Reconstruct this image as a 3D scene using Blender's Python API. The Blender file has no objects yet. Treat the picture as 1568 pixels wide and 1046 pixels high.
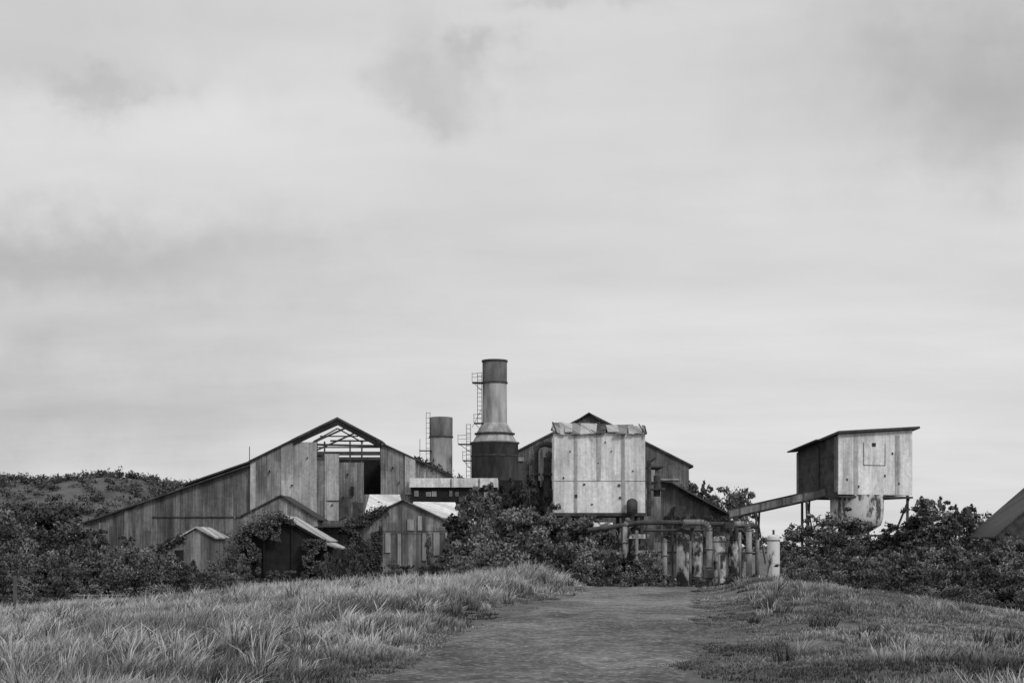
import bpy, math, random
import numpy as np
from mathutils import Vector
random.seed(7)
rng = np.random.default_rng(11)
sc = bpy.context.scene
sc.view_settings.view_transform = 'Standard'
sc.view_settings.look = 'None'
sc.view_settings.exposure = 0

# ------------------------------------------------------------------ survey
F = 2178.0; HY = 835.0; EYE = 1.7
def X(b, d): return (b-784.0)*d/F
def Z(e, d): return EYE+(HY-e)*d/F
def P(b, e, d): return (X(b, d), d, Z(e, d))

_g = rng.random((64, 64))
def vnoise(x, y, s):
    x = np.asarray(x)/s+500; y = np.asarray(y)/s+500
    xi = np.floor(x).astype(int); yi = np.floor(y).astype(int)
    fx = x-xi; fy = y-yi; fx = fx*fx*(3-2*fx); fy = fy*fy*(3-2*fy)
    a = _g[xi % 64, yi % 64]; b = _g[(xi+1) % 64, yi % 64]; c = _g[xi % 64, (yi+1) % 64]; d = _g[(xi+1) % 64, (yi+1) % 64]
    return (a*(1-fx)+b*fx)*(1-fy)+(c*(1-fx)+d*fx)*fy
def sstep(t):
    t = np.clip(t, 0, 1); return t*t*(3-2*t)
def road_c(y): return 0.1+(np.asarray(y)-17.5)*0.1316
HW = 2.3
def ground(x, y):
    x = np.asarray(x, float); y = np.asarray(y, float)
    h = np.where(x < 0, 0.0046*x*x, 0.0)+np.where(x > 7, 0.0105*(x-7)**2, 0.0)
    bump = 0.05*np.sin(x*0.9+0.3*y)*np.sin(y*0.31)+0.06*np.sin(x*0.37+1.3)*np.sin(y*0.23+x*0.1)
    rc = road_c(y); dr = np.abs(x-rc)-HW
    side = sstep((dr-0.2)/1.8)
    bank = side*np.exp(-np.maximum(dr-1.8, 0)**2/np.where(x < rc, 9.0, 22.0))*(0.06+0.22*sstep((y-28)/20.0))*(0.6+0.9*vnoise(x, y, 4.5))
    rough = side*0.18*(vnoise(x+33, y+7, 2.6)-0.5)
    rut = -0.035*(np.exp(-((np.abs(x-rc)-0.85)/0.3)**2))
    w = 1-sstep((y-57)/26.0)
    bk = 1-sstep((-y-10)/60.0)
    return -2.2+(2.2+bump*0.7+bank+rough+rut)*np.exp(-h/2.2)*w*bk
def gz(x, y): return float(ground(x, y))

# ------------------------------------------------------------------ materials
class NT:
    def __init__(s, name):
        s.m = bpy.data.materials.new(name); s.m.use_nodes = True
        s.t = s.m.node_tree; s.n = s.t.nodes; s.l = s.t.links
        s.b = s.n['Principled BSDF']
        s.b.inputs['Specular IOR Level'].default_value = 0.25
    def new(s, typ, **k):
        n = s.n.new(typ)
        for a, v in k.items(): setattr(n, a, v)
        return n
    def link(s, a, b): s.l.new(a, b)
    def math(s, op, a, b=None, c=None):
        n = s.n.new('ShaderNodeMath'); n.operation = op
        for i, v in enumerate((a, b, c)):
            if v is None: continue
            if isinstance(v, (int, float)): n.inputs[i].default_value = v
            else: s.l.new(v, n.inputs[i])
        return n.outputs[0]
    def maprange(s, v, a, b, c, d):
        n = s.n.new('ShaderNodeMapRange'); s.l.new(v, n.inputs[0])
        for i, q in enumerate((a, b, c, d)): n.inputs[i+1].default_value = q
        return n.outputs[0]
    def noise(s, vec, scale, detail=4, rough=0.55):
        n = s.n.new('ShaderNodeTexNoise'); n.inputs['Scale'].default_value = scale
        n.inputs['Detail'].default_value = detail; n.inputs['Roughness'].default_value = rough
        s.l.new(vec, n.inputs['Vector']); return n.outputs[0]
    def comb(s, x, y, z):
        n = s.n.new('ShaderNodeCombineXYZ')
        for i, v in enumerate((x, y, z)):
            if isinstance(v, (int, float)): n.inputs[i].default_value = v
            else: s.l.new(v, n.inputs[i])
        return n.outputs[0]

def corrugated(name, base, var=0.2, w=0.8, rowh=2.4, rust=0.35, rustcol=0.06, streak=0.3, rough=0.65, bump=0.35, joint=0.8, rib_shading=0.16):
    q = NT(name)
    tc = q.new('ShaderNodeTexCoord'); sp = q.new('ShaderNodeSeparateXYZ'); q.link(tc.outputs['Object'], sp.inputs[0])
    u = q.math('ADD', sp.outputs[0], q.math('MULTIPLY', sp.outputs[1], 0.93)); z = sp.outputs[2]
    col = q.math('FLOOR', q.math('DIVIDE', u, w))
    wn0 = q.new('ShaderNodeTexWhiteNoise'); wn0.noise_dimensions = '1D'; q.link(col, wn0.inputs['W'])
    row = q.math('FLOOR', q.math('ADD', q.math('DIVIDE', z, rowh), q.math('MULTIPLY', wn0.outputs[0], 0.35)))
    wn = q.new('ShaderNodeTexWhiteNoise'); wn.noise_dimensions = '2D'
    q.link(q.comb(col, row, 0), wn.inputs['Vector'])
    panel = q.maprange(wn.outputs[0], 0, 1, 1-var, 1+var*0.6)
    sv = q.comb(q.math('MULTIPLY', u, 2.2), 0, q.math('MULTIPLY', z, 0.2))
    st = q.maprange(q.noise(sv, 1.0, 5, 0.7), 0.35, 0.7, 1.0+streak*0.3, 1.0-streak)
    sv2 = q.comb(q.math('MULTIPLY', u, 0.9), 5.0, q.math('MULTIPLY', z, 0.12))
    st2 = q.maprange(q.noise(sv2, 0.8, 4, 0.6), 0.48, 0.66, 1.0, 1.0-min(.7, streak*1.3))
    sv3 = q.comb(q.math('MULTIPLY', u, 7.0), 9.0, q.math('MULTIPLY', z, 0.10))
    st3 = q.maprange(q.noise(sv3, 1.0, 3, 0.6), 0.35, 0.65, 1.0+rib_shading*.6, 1.0-rib_shading)  # fine streaks that also paint the corrugation's light and shade into the colour
    big = q.noise(q.comb(u, 3.0, q.math('MULTIPLY', z, 0.4)), 0.6, 8, 0.78)
    rm = q.maprange(big, 0.55-rust*0.15, 0.63, 0.0, 1.0)
    fine = q.maprange(q.noise(tc.outputs['Object'], 2.8, 6, 0.75), 0.3, 0.7, 0.72, 1.18)
    fr = q.math('FRACT', q.math('DIVIDE', u, w))
    j = q.maprange(q.math('ABSOLUTE', q.math('SUBTRACT', fr, 0.5)), 0.44, 0.5, 1.0, joint)
    v = q.math('MULTIPLY', q.math('MULTIPLY', q.math('MULTIPLY', panel, q.math('MULTIPLY', q.math('MULTIPLY', st, st3), st2)), q.math('MULTIPLY', fine, j)), base)
    mx = q.new('ShaderNodeMix'); mx.data_type = 'FLOAT'
    q.link(q.math('MULTIPLY', rm, rust), mx.inputs[0]); q.link(v, mx.inputs[2]); mx.inputs[3].default_value = rustcol
    c = q.comb(mx.outputs[0], mx.outputs[0], mx.outputs[0])
    q.link(c, q.b.inputs['Base Color']); q.b.inputs['Roughness'].default_value = rough
    sn = q.math('SINE', q.math('MULTIPLY', u, 2*math.pi/0.26))
    bp = q.new('ShaderNodeBump'); bp.inputs['Strength'].default_value = bump; bp.inputs['Distance'].default_value = 0.03
    q.link(q.math('ADD', sn, q.math('MULTIPLY', big, 3.0)), bp.inputs['Height']); q.link(bp.outputs[0], q.b.inputs['Normal'])
    return q.m

def mottled(name, a, b, scale=1.0, detail=6, rough=0.8, bump=0.3, stretch=1.0, lo=0.35, hi=0.65):
    q = NT(name)
    tc = q.new('ShaderNodeTexCoord'); mp = q.new('ShaderNodeMapping'); mp.inputs['Scale'].default_value = (1, 1, stretch)
    q.link(tc.outputs['Object'], mp.inputs[0])
    n = q.noise(mp.outputs[0], scale, detail, 0.65)
    v = q.maprange(n, lo, hi, a, b)
    q.link(q.comb(v, v, v), q.b.inputs['Base Color']); q.b.inputs['Roughness'].default_value = rough
    bp = q.new('ShaderNodeBump'); bp.inputs['Strength'].default_value = bump; bp.inputs['Distance'].default_value = 0.05
    q.link(n, bp.inputs['Height']); q.link(bp.outputs[0], q.b.inputs['Normal'])
    return q.m

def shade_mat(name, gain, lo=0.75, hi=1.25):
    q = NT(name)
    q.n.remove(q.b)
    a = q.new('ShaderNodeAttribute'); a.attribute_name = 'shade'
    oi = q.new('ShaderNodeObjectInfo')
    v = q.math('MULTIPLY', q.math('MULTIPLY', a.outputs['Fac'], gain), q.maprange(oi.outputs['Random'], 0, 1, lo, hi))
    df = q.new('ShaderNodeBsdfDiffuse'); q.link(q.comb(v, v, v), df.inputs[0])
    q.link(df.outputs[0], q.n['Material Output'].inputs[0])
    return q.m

WHITE = corrugated('white_sheet_metal', 0.90, 0.09, 1.05, 4.3, 0.45, 0.24, 0.24, bump=0.12, joint=0.9, rib_shading=0.06)
LIGHT = corrugated('light_sheet_metal', 0.52, 0.16, 0.85, 5.0, 0.45, 0.12, 0.32, bump=0.2, rib_shading=.12)
MID = corrugated('weathered_sheet_metal', 0.34, 0.28, 0.8, 3.6, 0.65, 0.07, 0.5, rib_shading=.2)
DIM = corrugated('rusty_sheet_metal', 0.22, 0.26, 0.8, 3.8, 0.7, 0.05, 0.5, rib_shading=.22)
DARK = mottled('dark_rusted_steel_and_shade', 0.03, 0.09, 1.5)  # rusted steel; also paints the shaded side of the loading house
BLACK = mottled('interior_shade_and_dark_parts', 0.01, 0.028, 0.8)  # near-black stands in for shade indoors; also colours dark trim and walls
ROOFL = corrugated('pale_roof_sheet', 0.62, 0.25, 0.9, 50, 0.6, 0.08, 0.3)
ROOFD = corrugated('dark_roof_sheet', 0.085, 0.3, 0.9, 50, 0.5, 0.03, 0.3)
STACK = mottled('stack_steel', 0.17, 0.50, 0.8, 9, 0.6, 0.2, 0.22)
STACKD = mottled('stack_soot', 0.07, 0.19, 0.8, 7, 0.7, 0.2, 0.3)
STEEL = mottled('weathered_pipe_steel', 0.06, 0.30, 1.8, 8, 0.7, 0.3, 0.5)
TANKM = mottled('peeling_tank_paint', 0.04, 0.58, 1.4, 8, 0.75, 0.4, 0.5, 0.45, 0.57)
HOPM = mottled('hopper_paint', 0.09, 0.66, 1.1, 9, 0.75, 0.3, 0.5, 0.43, 0.51)
WOOD = mottled('grey_timber', 0.08, 0.2, 4.0, 5, 0.9, 0.4, 0.2)
CONC = mottled('pale_concrete', 0.35, 0.6, 3.0, 5, 0.9, 0.2)
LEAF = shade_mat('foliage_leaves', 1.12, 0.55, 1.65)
LEAFF = shade_mat('distant_foliage', 1.0, 1.0, 1.0)
BARK = mottled('bark', 0.05, 0.12, 6.0, 5, 0.95, 0.5, 0.3)
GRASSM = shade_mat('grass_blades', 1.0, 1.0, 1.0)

# ------------------------------------------------------------------ mesh helpers
class M:
    def __init__(s): s.v = []; s.f = []
    def add(s, v, f):
        o = len(s.v); s.v += [tuple(a) for a in v]; s.f += [tuple(i+o for i in q) for q in f]; return s
    def box(s, x0, x1, y0, y1, z0, z1):
        return s.add([(x0,y0,z0),(x1,y0,z0),(x1,y1,z0),(x0,y1,z0),(x0,y0,z1),(x1,y0,z1),(x1,y1,z1),(x0,y1,z1)],
                     [(0,3,2,1),(4,5,6,7),(0,1,5,4),(1,2,6,5),(2,3,7,6),(3,0,4,7)])
    def prism(s, poly, y0, y1):
        n = len(poly)
        v = [(x, y0, z) for x, z in poly]+[(x, y1, z) for x, z in poly]
        f = [tuple(range(n))[::-1], tuple(range(n, 2*n))]+[(i, (i+1) % n, (i+1) % n+n, i+n) for i in range(n)]
        return s.add(v, f)
    def hexa(s, lo, hi):
        return s.add(list(lo)+list(hi), [(0,3,2,1),(4,5,6,7),(0,1,5,4),(1,2,6,5),(2,3,7,6),(3,0,4,7)])
    def slab(s, a, b, c, d, t):
        up = [a, b, c, d]; lo = [(p[0], p[1], p[2]-t) for p in up]
        return s.hexa(lo, up)
    def cyl(s, p0, p1, r0, r1=None, seg=16, caps=True):
        r1 = r0 if r1 is None else r1
        p0 = Vector(p0); p1 = Vector(p1); d = (p1-p0).normalized()
        a = d.orthogonal().normalized(); b = d.cross(a)
        v = []
        for p, r in ((p0, r0), (p1, r1)):
            for i in range(seg):
                t = 2*math.pi*i/seg; v.append(tuple(p+a*math.cos(t)*r+b*math.sin(t)*r))
        f = [(i, (i+1) % seg, (i+1) % seg+seg, i+seg) for i in range(seg)]
        if caps: f += [tuple(range(seg))[::-1], tuple(range(seg, 2*seg))]
        return s.add(v, f)
    def beam(s, p0, p1, w): return s.cyl(p0, p1, w*0.7, w*0.7, 4)
    def rev(s, cx, cy, prof, seg=32):
        v = []; n = len(prof)
        for r, z in prof:
            for i in range(seg):
                t = 2*math.pi*i/seg; v.append((cx+r*math.cos(t), cy+r*math.sin(t), z))
        f = []
        for k in range(n-1):
            for i in range(seg):
                j = (i+1) % seg; f.append((k*seg+i, k*seg+j, (k+1)*seg+j, (k+1)*seg+i))
        return s.add(v, f)
    def pipe(s, pts, r, seg=12):
        for a, b in zip(pts[:-1], pts[1:]): s.cyl(a, b, r, r, seg)
        return s
    def obj(s, name, mat, parent=None, smooth=False):
        me = bpy.data.meshes.new(name); me.from_pydata(s.v, [], s.f); me.update()
        me.materials.append(mat)
        o = bpy.data.objects.new(name, me); sc.collection.objects.link(o)
        if parent: o.parent = parent
        if smooth:
            for p in me.polygons: p.use_smooth = len(p.vertices) == 4
        return o
def empty(name, loc=(0, 0, 0)):
    o = bpy.data.objects.new(name, None); sc.collection.objects.link(o); o.empty_display_size = 0.5
    return o
def np_mesh(name, verts, faces, shade, mat):
    me = bpy.data.meshes.new(name); k = faces.shape[1]
    me.vertices.add(len(verts)); me.vertices.foreach_set('co', verts.astype(np.float32).ravel())
    me.loops.add(faces.size); me.loops.foreach_set('vertex_index', faces.astype(np.int32).ravel())
    me.polygons.add(len(faces)); me.polygons.foreach_set('loop_start', (np.arange(len(faces))*k).astype(np.int32))
    me.update(calc_edges=True)
    if shade is not None:
        a = me.attributes.new('shade', 'FLOAT', 'POINT'); a.data.foreach_set('value', shade.astype(np.float32))
    me.materials.append(mat)
    return me

def leaf_quads(c, size, shade, flat=0.0):
    n = len(c)
    nrm = rng.normal(size=(n, 3)); nrm[:, 2] += flat; nrm /= np.linalg.norm(nrm, axis=1)[:, None]
    t = rng.normal(size=(n, 3)); t -= (t*nrm).sum(1)[:, None]*nrm; t /= np.linalg.norm(t, axis=1)[:, None]
    b = np.cross(nrm, t)
    s = (size*rng.uniform(0.6, 1.4, n))[:, None]
    v = np.stack([c-t*s, c+b*s*0.5, c+t*s, c-b*s*0.5], 1).reshape(-1, 3)
    f = np.arange(4*n).reshape(n, 4)
    return v, f, np.repeat(shade, 4)

def clump_points(cs, rs, n_per):
    out = []; sh = []
    for c, r in zip(cs, rs):
        n = int(n_per*rng.uniform(0.6, 1.4))
        d = rng.normal(size=(n, 3)); d /= np.linalg.norm(d, axis=1)[:, None]
        d[:, 2] = np.where(d[:, 2] < -0.3, d[:, 2]*0.5, d[:, 2])
        rad = r*(0.35+0.95*rng.random(n)**0.8)*(1+0.25*np.sin(d[:, 0]*5+c[0]*3)*np.sin(d[:, 2]*6+c[1]*3))
        st = np.array([rng.uniform(.8, 1.3), rng.uniform(.8, 1.3), rng.uniform(.6, 1.1)])
        out.append(c+d*rad[:, None]*st); b = rng.uniform(0.5, 1.7)
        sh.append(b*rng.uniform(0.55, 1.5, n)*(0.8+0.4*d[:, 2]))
    return np.concatenate(out), np.concatenate(sh)

def limb(m, p0, p1, r0, r1, k=4):
    p0 = np.array(p0, float); p1 = np.array(p1, float); prev = p0
    for i in range(1, k+1):
        t = i/k; q = p0+(p1-p0)*t+(rng.normal(size=3)*0.06*np.linalg.norm(p1-p0) if i < k else 0)
        m.cyl(prev, q, r0+(r1-r0)*(i-1)/k, r0+(r1-r0)*t, 6, False); prev = q

def make_tree_meshes(tag, h, w, z0, nclump, nper, leaf, base, cone=0.0):
    m = M(); top = np.array([rng.uniform(-.3, .3), rng.uniform(-.3, .3), h*0.62])
    limb(m, (0, 0, -0.5), top, 0.035*h, 0.012*h, 5)
    cs = []; rs = []
    lean = rng.uniform(-.16, .16, 2)*w
    for i in range(nclump):
        t = rng.uniform(0, 1); z = h*(z0+(0.90-z0)*t)
        env = math.sin(math.pi*min(1, 0.24+0.70*t))**0.7*(1-cone*t)
        a = rng.uniform(0, 2*math.pi); r = w*0.5*env*math.sqrt(rng.uniform(0.1, 1.0))*(1+.3*math.sin(2*a+nclump))
        cs.append(np.array([r*math.cos(a)+lean[0]*t, r*math.sin(a)+lean[1]*t, z])); rs.append(rng.uniform(0.06, 0.16)*w*(1-cone*.5*t))
        if i % 2 == 0:
            s = top*rng.uniform(0.3, 1.0); limb(m, s, cs[-1], 0.013*h, 0.004*h, 3)
    for i in range(int(nclump*1.3)):
        a = rng.uniform(0, 2*math.pi); t = rng.uniform(0.1, 1)
        env = math.sin(math.pi*min(1, 0.24+0.68*t))**0.7*(1-cone*t)
        rr = w*rng.uniform(.42, .70)*env
        cs.append(np.array([rr*math.cos(a)+lean[0]*t, rr*math.sin(a)+lean[1]*t, h*(z0+(1.0-z0)*t)])); rs.append(rng.uniform(0.025, 0.06)*w)
    c1, s1 = clump_points(cs[:nclump], rs[:nclump], nper); c2, s2 = clump_points(cs[nclump:], rs[nclump:], nper*0.22)
    c = np.concatenate([c1, c2]); sh = np.concatenate([s1, s2])
    c[:, 2] = np.maximum(c[:, 2], 0.02)
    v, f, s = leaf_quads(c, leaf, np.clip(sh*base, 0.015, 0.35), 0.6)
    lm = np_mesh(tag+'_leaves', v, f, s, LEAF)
    wm = bpy.data.meshes.new(tag+'_wood'); wm.from_pydata(m.v, [], m.f); wm.materials.append(BARK)
    return wm, lm, float(np.percentile(c[:, 2], 99.3))

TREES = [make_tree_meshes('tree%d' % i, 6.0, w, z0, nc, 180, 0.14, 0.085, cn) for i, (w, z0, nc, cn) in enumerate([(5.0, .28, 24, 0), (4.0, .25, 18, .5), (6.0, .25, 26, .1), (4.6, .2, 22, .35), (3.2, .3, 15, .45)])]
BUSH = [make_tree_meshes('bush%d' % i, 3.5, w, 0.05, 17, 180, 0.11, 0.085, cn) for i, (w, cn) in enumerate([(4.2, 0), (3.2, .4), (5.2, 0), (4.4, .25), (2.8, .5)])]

def plant(kind, x, y, topz, name=None, parent=None, wide=1.0, lib=None):
    wm, lm, h = random.choice(lib or (TREES if kind == 't' else BUSH))
    g = gz(x, y)-0.1; s = (topz-g)/h
    if s < 0.12: return
    sw = min(max(s, 0.35), 1.5)*wide*random.uniform(0.8, 1.2)
    if parent is None:
        e = empty(name or ('tree' if kind == 't' else 'shrub')); e.location = (x, y, g); e.scale = (sw, sw, s)
        e.rotation_euler[2] = random.uniform(0, 6.28)
        for nm, me in (('trunk_and_limbs', wm), ('crown', lm)):
            o = bpy.data.objects.new(nm, me); sc.collection.objects.link(o); o.parent = e
    else:
        r = random.uniform(0, 6.28)
        for nm, me in (('stems', wm), ('leaves', lm)):
            o = bpy.data.objects.new(nm, me); sc.collection.objects.link(o); o.parent = parent
            o.location = (x, y, g); o.scale = (sw, sw, s); o.rotation_euler[2] = r

# ------------------------------------------------------------------ ground
xs = np.concatenate([-np.geomspace(4000, 42, 28), np.arange(-40, 40.1, 0.4), np.geomspace(42, 4000, 28)])
ys = np.concatenate([-np.geomspace(3000, 12, 20), np.arange(-10, 90.1, 0.5), np.geomspace(92, 6000, 36)])
GX, GY = np.meshgrid(xs, ys, indexing='ij'); GZ = ground(GX, GY)
nv = len(ys); ii, jj = np.meshgrid(np.arange(len(xs)-1), np.arange(nv-1), indexing='ij')
a = (ii*nv+jj).ravel(); faces = np.stack([a, a+nv, a+nv+1, a+1], 1)
q = NT('rough_grass_soil')
tc = q.new('ShaderNodeTexCoord')
n1 = q.noise(tc.outputs['Object'], 0.35, 5); n2 = q.noise(tc.outputs['Object'], 9.0, 6, 0.7)
v = q.math('MULTIPLY', q.maprange(n1, 0.35, 0.65, 0.08, 0.17), q.maprange(n2, 0.3, 0.7, 0.5, 1.4))
q.link(q.comb(v, v, v), q.b.inputs['Base Color']); q.b.inputs['Roughness'].default_value = 0.95
bp = q.new('ShaderNodeBump'); bp.inputs['Strength'].default_value = 0.8; bp.inputs['Distance'].default_value = 0.08
q.link(n2, bp.inputs['Height']); q.link(bp.outputs[0], q.b.inputs['Normal'])
me = np_mesh('ground', np.stack([GX.ravel(), GY.ravel(), GZ.ravel()], 1), faces, None, q.m)
og = bpy.data.objects.new('ground', me); sc.collection.objects.link(og)
me.polygons.foreach_set('use_smooth', np.ones(len(me.polygons), bool))

q = NT('dirt_track')
tc = q.new('ShaderNodeTexCoord'); mp = q.new('ShaderNodeMapping'); mp.inputs['Scale'].default_value = (1, 0.6, 1)
q.link(tc.outputs['Object'], mp.inputs[0])
n1 = q.noise(mp.outputs[0], 0.22, 5, 0.6); n2 = q.noise(tc.outputs['Object'], 8.0, 8, 0.85); n3 = q.noise(tc.outputs['Object'], 1.3, 6, 0.7)
v = q.math('MULTIPLY', q.math('MULTIPLY', q.maprange(n1, 0.40, 0.58, 0.10, 0.24), q.maprange(n2, 0.34, 0.66, 0.35, 1.65)), q.maprange(n3, 0.35, 0.65, 0.6, 1.4))
vo = q.new('ShaderNodeTexVoronoi'); vo.inputs['Scale'].default_value = 16.0; q.link(tc.outputs['Object'], vo.inputs['Vector'])
sx = q.new('ShaderNodeSeparateXYZ'); q.link(vo.outputs['Color'], sx.inputs[0])
gr = q.math('MULTIPLY', q.math('GREATER_THAN', sx.outputs[0], 0.86), 0.16)
v = q.math('ADD', v, gr)
q.link(q.comb(v, v, v), q.b.inputs['Base Color']); q.b.inputs['Roughness'].default_value = 0.95
bp = q.new('ShaderNodeBump'); bp.inputs['Strength'].default_value = 1.0; bp.inputs['Distance'].default_value = 0.08
q.link(q.math('ADD', n2, n3), bp.inputs['Height']); q.link(bp.outputs[0], q.b.inputs['Normal'])
ry = np.arange(-12, 96, 0.5); ts = np.linspace(-1, 1, 19); rv = []
for y in ry:
    for t in ts:
        e = (1.5*(float(vnoise(y, 3.3*np.sign(t)+9, 4.0))-0.5)+.6*(float(vnoise(y+50, 3.3*np.sign(t), 1.2))-0.5))*abs(t)
        x = road_c(y)+t*(HW+0.2+e*.6)
        rv.append((x, y, gz(x, y)+0.035-0.075*max(0, abs(t)-0.8)/0.2))
rv = np.array(rv); k = len(ts)
ii, jj = np.meshgrid(np.arange(len(ry)-1), np.arange(k-1), indexing='ij'); a = (ii*k+jj).ravel()
me = np_mesh('dirt_road', rv, np.stack([a, a+1, a+k+1, a+k], 1), None, q.m)
sc.collection.objects.link(bpy.data.objects.new('dirt_road', me))

# ------------------------------------------------------------------ grass
VV = []; FF = []; SS = []; OFF = [0]
def blades(x, y, hgt, cb, rad, NB, clean, splay, tipgain=1.0):
    NC = len(x); n = NC*NB
    X0 = np.repeat(x, NB); Y0 = np.repeat(y, NB); H = np.repeat(hgt, NB)*rng.uniform(0.45, 1.25, n)
    ang = rng.uniform(0, 2*np.pi, n); rr = np.repeat(rad, NB)*np.sqrt(rng.random(n))
    bx = X0+rr*np.cos(ang); by = Y0+rr*np.sin(ang); bz = ground(bx, by)-0.01
    sp = splay*rng.random(n)
    lx = np.repeat(clean[:, 0], NB)+sp*np.cos(ang)+rng.normal(0, .15, n)
    ly = np.repeat(clean[:, 1], NB)+sp*np.sin(ang)+rng.normal(0, .15, n)
    wd = (0.0045+0.00022*Y0)*rng.uniform(0.7, 1.35, n)
    fa = rng.uniform(0, np.pi, n); wx = np.cos(fa)*wd; wy = np.sin(fa)*wd*0.6
    cur = np.minimum(1.4, lx*lx+ly*ly)
    V = np.stack([
        np.stack([bx-wx, by-wy, bz], 1), np.stack([bx+wx, by+wy, bz], 1),
        np.stack([bx-wx*.85+lx*H*.3, by-wy*.85+ly*H*.3, bz+H*.58], 1), np.stack([bx+wx*.85+lx*H*.3, by+wy*.85+ly*H*.3, bz+H*.58], 1),
        np.stack([bx+lx*H, by+ly*H, bz+H*(1-0.3*cur)], 1)], 1).reshape(-1, 3)
    b5 = np.arange(n)*5+OFF[0]; OFF[0] += n*5
    Fc = np.stack([np.stack([b5, b5+1, b5+3], 1), np.stack([b5, b5+3, b5+2], 1), np.stack([b5+2, b5+3, b5+4], 1)], 1).reshape(-1, 3)
    c = np.repeat(cb, NB)*rng.uniform(0.55, 1.45, n)
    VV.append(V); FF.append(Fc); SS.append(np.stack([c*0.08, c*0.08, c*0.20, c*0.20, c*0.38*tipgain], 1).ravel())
def make_grass():
    NC = 21000
    u = rng.random(NC); y = 12.5+(66-12.5)*u**1.1
    x = rng.uniform(-1, 1, NC)*(0.37*y+4)
    left = x < road_c(y)
    dr = np.abs(x-road_c(y))-HW+1.9*(vnoise(x, y, 2.2)-0.52)
    n = vnoise(x, y, 4.0); n2 = vnoise(x+40, y, 1.1)
    verge = sstep((dr-0.1)/np.where(left, 2.2, 3.8))
    far = sstep((y-36)/14)
    hgt = np.where(left, 0.11+0.36*n**1.3+0.22*n2*n2+far*.14, 0.06+0.15*n**1.5+0.12*n2*n2+far*0.16)
    hgt = 0.06+(hgt-0.06)*verge
    inroad = dr < 0
    mid = np.abs(x-road_c(y)) < .45
    keep = (~inroad) | (rng.random(NC) < np.where(mid, .7, .5)*vnoise(x+5, y*0.4, 0.9)**2+.03)
    keep &= ~((~left) & (~inroad) & (vnoise(x+17, y+3, 1.7) > 0.70) & (dr < 5))
    hgt = np.where(inroad, 0.045, hgt)
    x, y, hgt, n, n2, dr, left = [q_[keep] for q_ in (x, y, hgt, n, n2, dr, left)]
    NC = len(x)
    cb = (0.35+1.3*vnoise(x+9, y, 2.6))*(0.65+.7*vnoise(x, y+80, 7))*np.where(left, 1.22, 0.85)*rng.uniform(0.7, 1.3, NC)
    cb = np.where(dr < 0.3, cb*.75, cb)
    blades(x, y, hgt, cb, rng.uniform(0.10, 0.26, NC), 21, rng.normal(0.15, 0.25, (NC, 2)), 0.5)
    NT_ = 2800; u = rng.random(NT_); y = 13+(60-13)*u**.95; x = rng.uniform(-1, 1, NT_)*(0.37*y+3)
    left = x < road_c(y); dr = np.abs(x-road_c(y))-HW
    patch = vnoise(x+70, y+13, 5.0)
    crest = sstep((y-34)/14)
    pr = np.where(left, 0.22+0.8*(patch > .48), 0.05+0.28*(patch > .6)+.45*crest*(patch > .4))
    keep = (rng.random(NT_) < pr) & (dr > np.where(left, 0.6, 1.0))
    x, y, left, patch, crest, dr = [q_[keep] for q_ in (x, y, left, patch, crest, dr)]; NT_ = len(x)
    hh = rng.uniform(0.26, 0.62, NT_)*np.where(left, 1.0, .68)*(1+.2*crest)*np.clip(.55+.25*dr, .5, 1)
    cb = np.where(rng.random(NT_) < .6, rng.uniform(1.3, 2.1, NT_), rng.uniform(.3, .7, NT_))*np.where(left, 1.05, .82)
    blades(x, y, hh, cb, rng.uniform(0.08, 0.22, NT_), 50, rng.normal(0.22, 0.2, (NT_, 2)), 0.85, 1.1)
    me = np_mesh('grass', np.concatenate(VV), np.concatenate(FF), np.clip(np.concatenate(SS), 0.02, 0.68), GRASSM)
    sc.collection.objects.link(bpy.data.objects.new('grass', me))
make_grass()

# ------------------------------------------------------------------ hills with forest
def ridge(b):
    return np.interp(b, [-900, -500, -200, 0, 60, 110, 150, 185, 230, 280, 300, 340, 420, 560, 700], [760, 725, 738, 728, 727, 735, 724, 722, 732, 745, 738, 746, 768, 815, 850])
hx = np.linspace(-900, 720, 110); hd = np.linspace(420, 900, 26); hv = []
for b in hx:
    zt = float(Z(ridge(b), 640)-2)
    for d in hd:
        t = (d-420)/220.0
        pr = float(sstep(t)) if t < 1 else 1-0.6*float(sstep((t-1)/1.2))
        hv.append((X(b, 640)*(0.9+0.1*d/640), d, -2.3+(max(zt, -2.3)+2.3)*pr+3*(float(vnoise(b, d, 60))-0.5)*pr))
hv = np.array(hv); k = len(hd); ii, jj = np.meshgrid(np.arange(len(hx)-1), np.arange(k-1), indexing='ij'); a = (ii*k+jj).ravel()
me = np_mesh('hills', hv, np.stack([a, a+k, a+k+1, a+1], 1), None, mottled('hill_pasture', 0.06, 0.14, 0.05, 8, 0.95, 0.0))
oh = bpy.data.objects.new('hills', me); sc.collection.objects.link(oh)
for p in me.polygons: p.use_smooth = True
cs = []; rs = []
H3 = hv.reshape(len(hx), k, 3)
for i in range(2600):
    a_ = random.random()*(len(hx)-2); b_ = (random.random()**0.9)*14
    i0, j0 = int(a_), int(b_); p = H3[i0, j0]*(1-(a_-i0))+H3[i0+1, j0]*(a_-i0); p = p*(1-(b_-j0))+(H3[i0, j0+1])*(b_-j0)
    if p[2] < 0.5: continue
    if vnoise(p[0], p[1], 38) > 0.68 and j0 < 9: continue
    r = random.uniform(1.6, 3.4)
    for q_ in range(2):
        cs.append(p+np.array([random.uniform(-3, 3), random.uniform(-3, 3), random.uniform(0.3, 1.6)])); rs.append(r*random.uniform(.5, 1))
c, sh = clump_points(cs, rs, 42)
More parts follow.
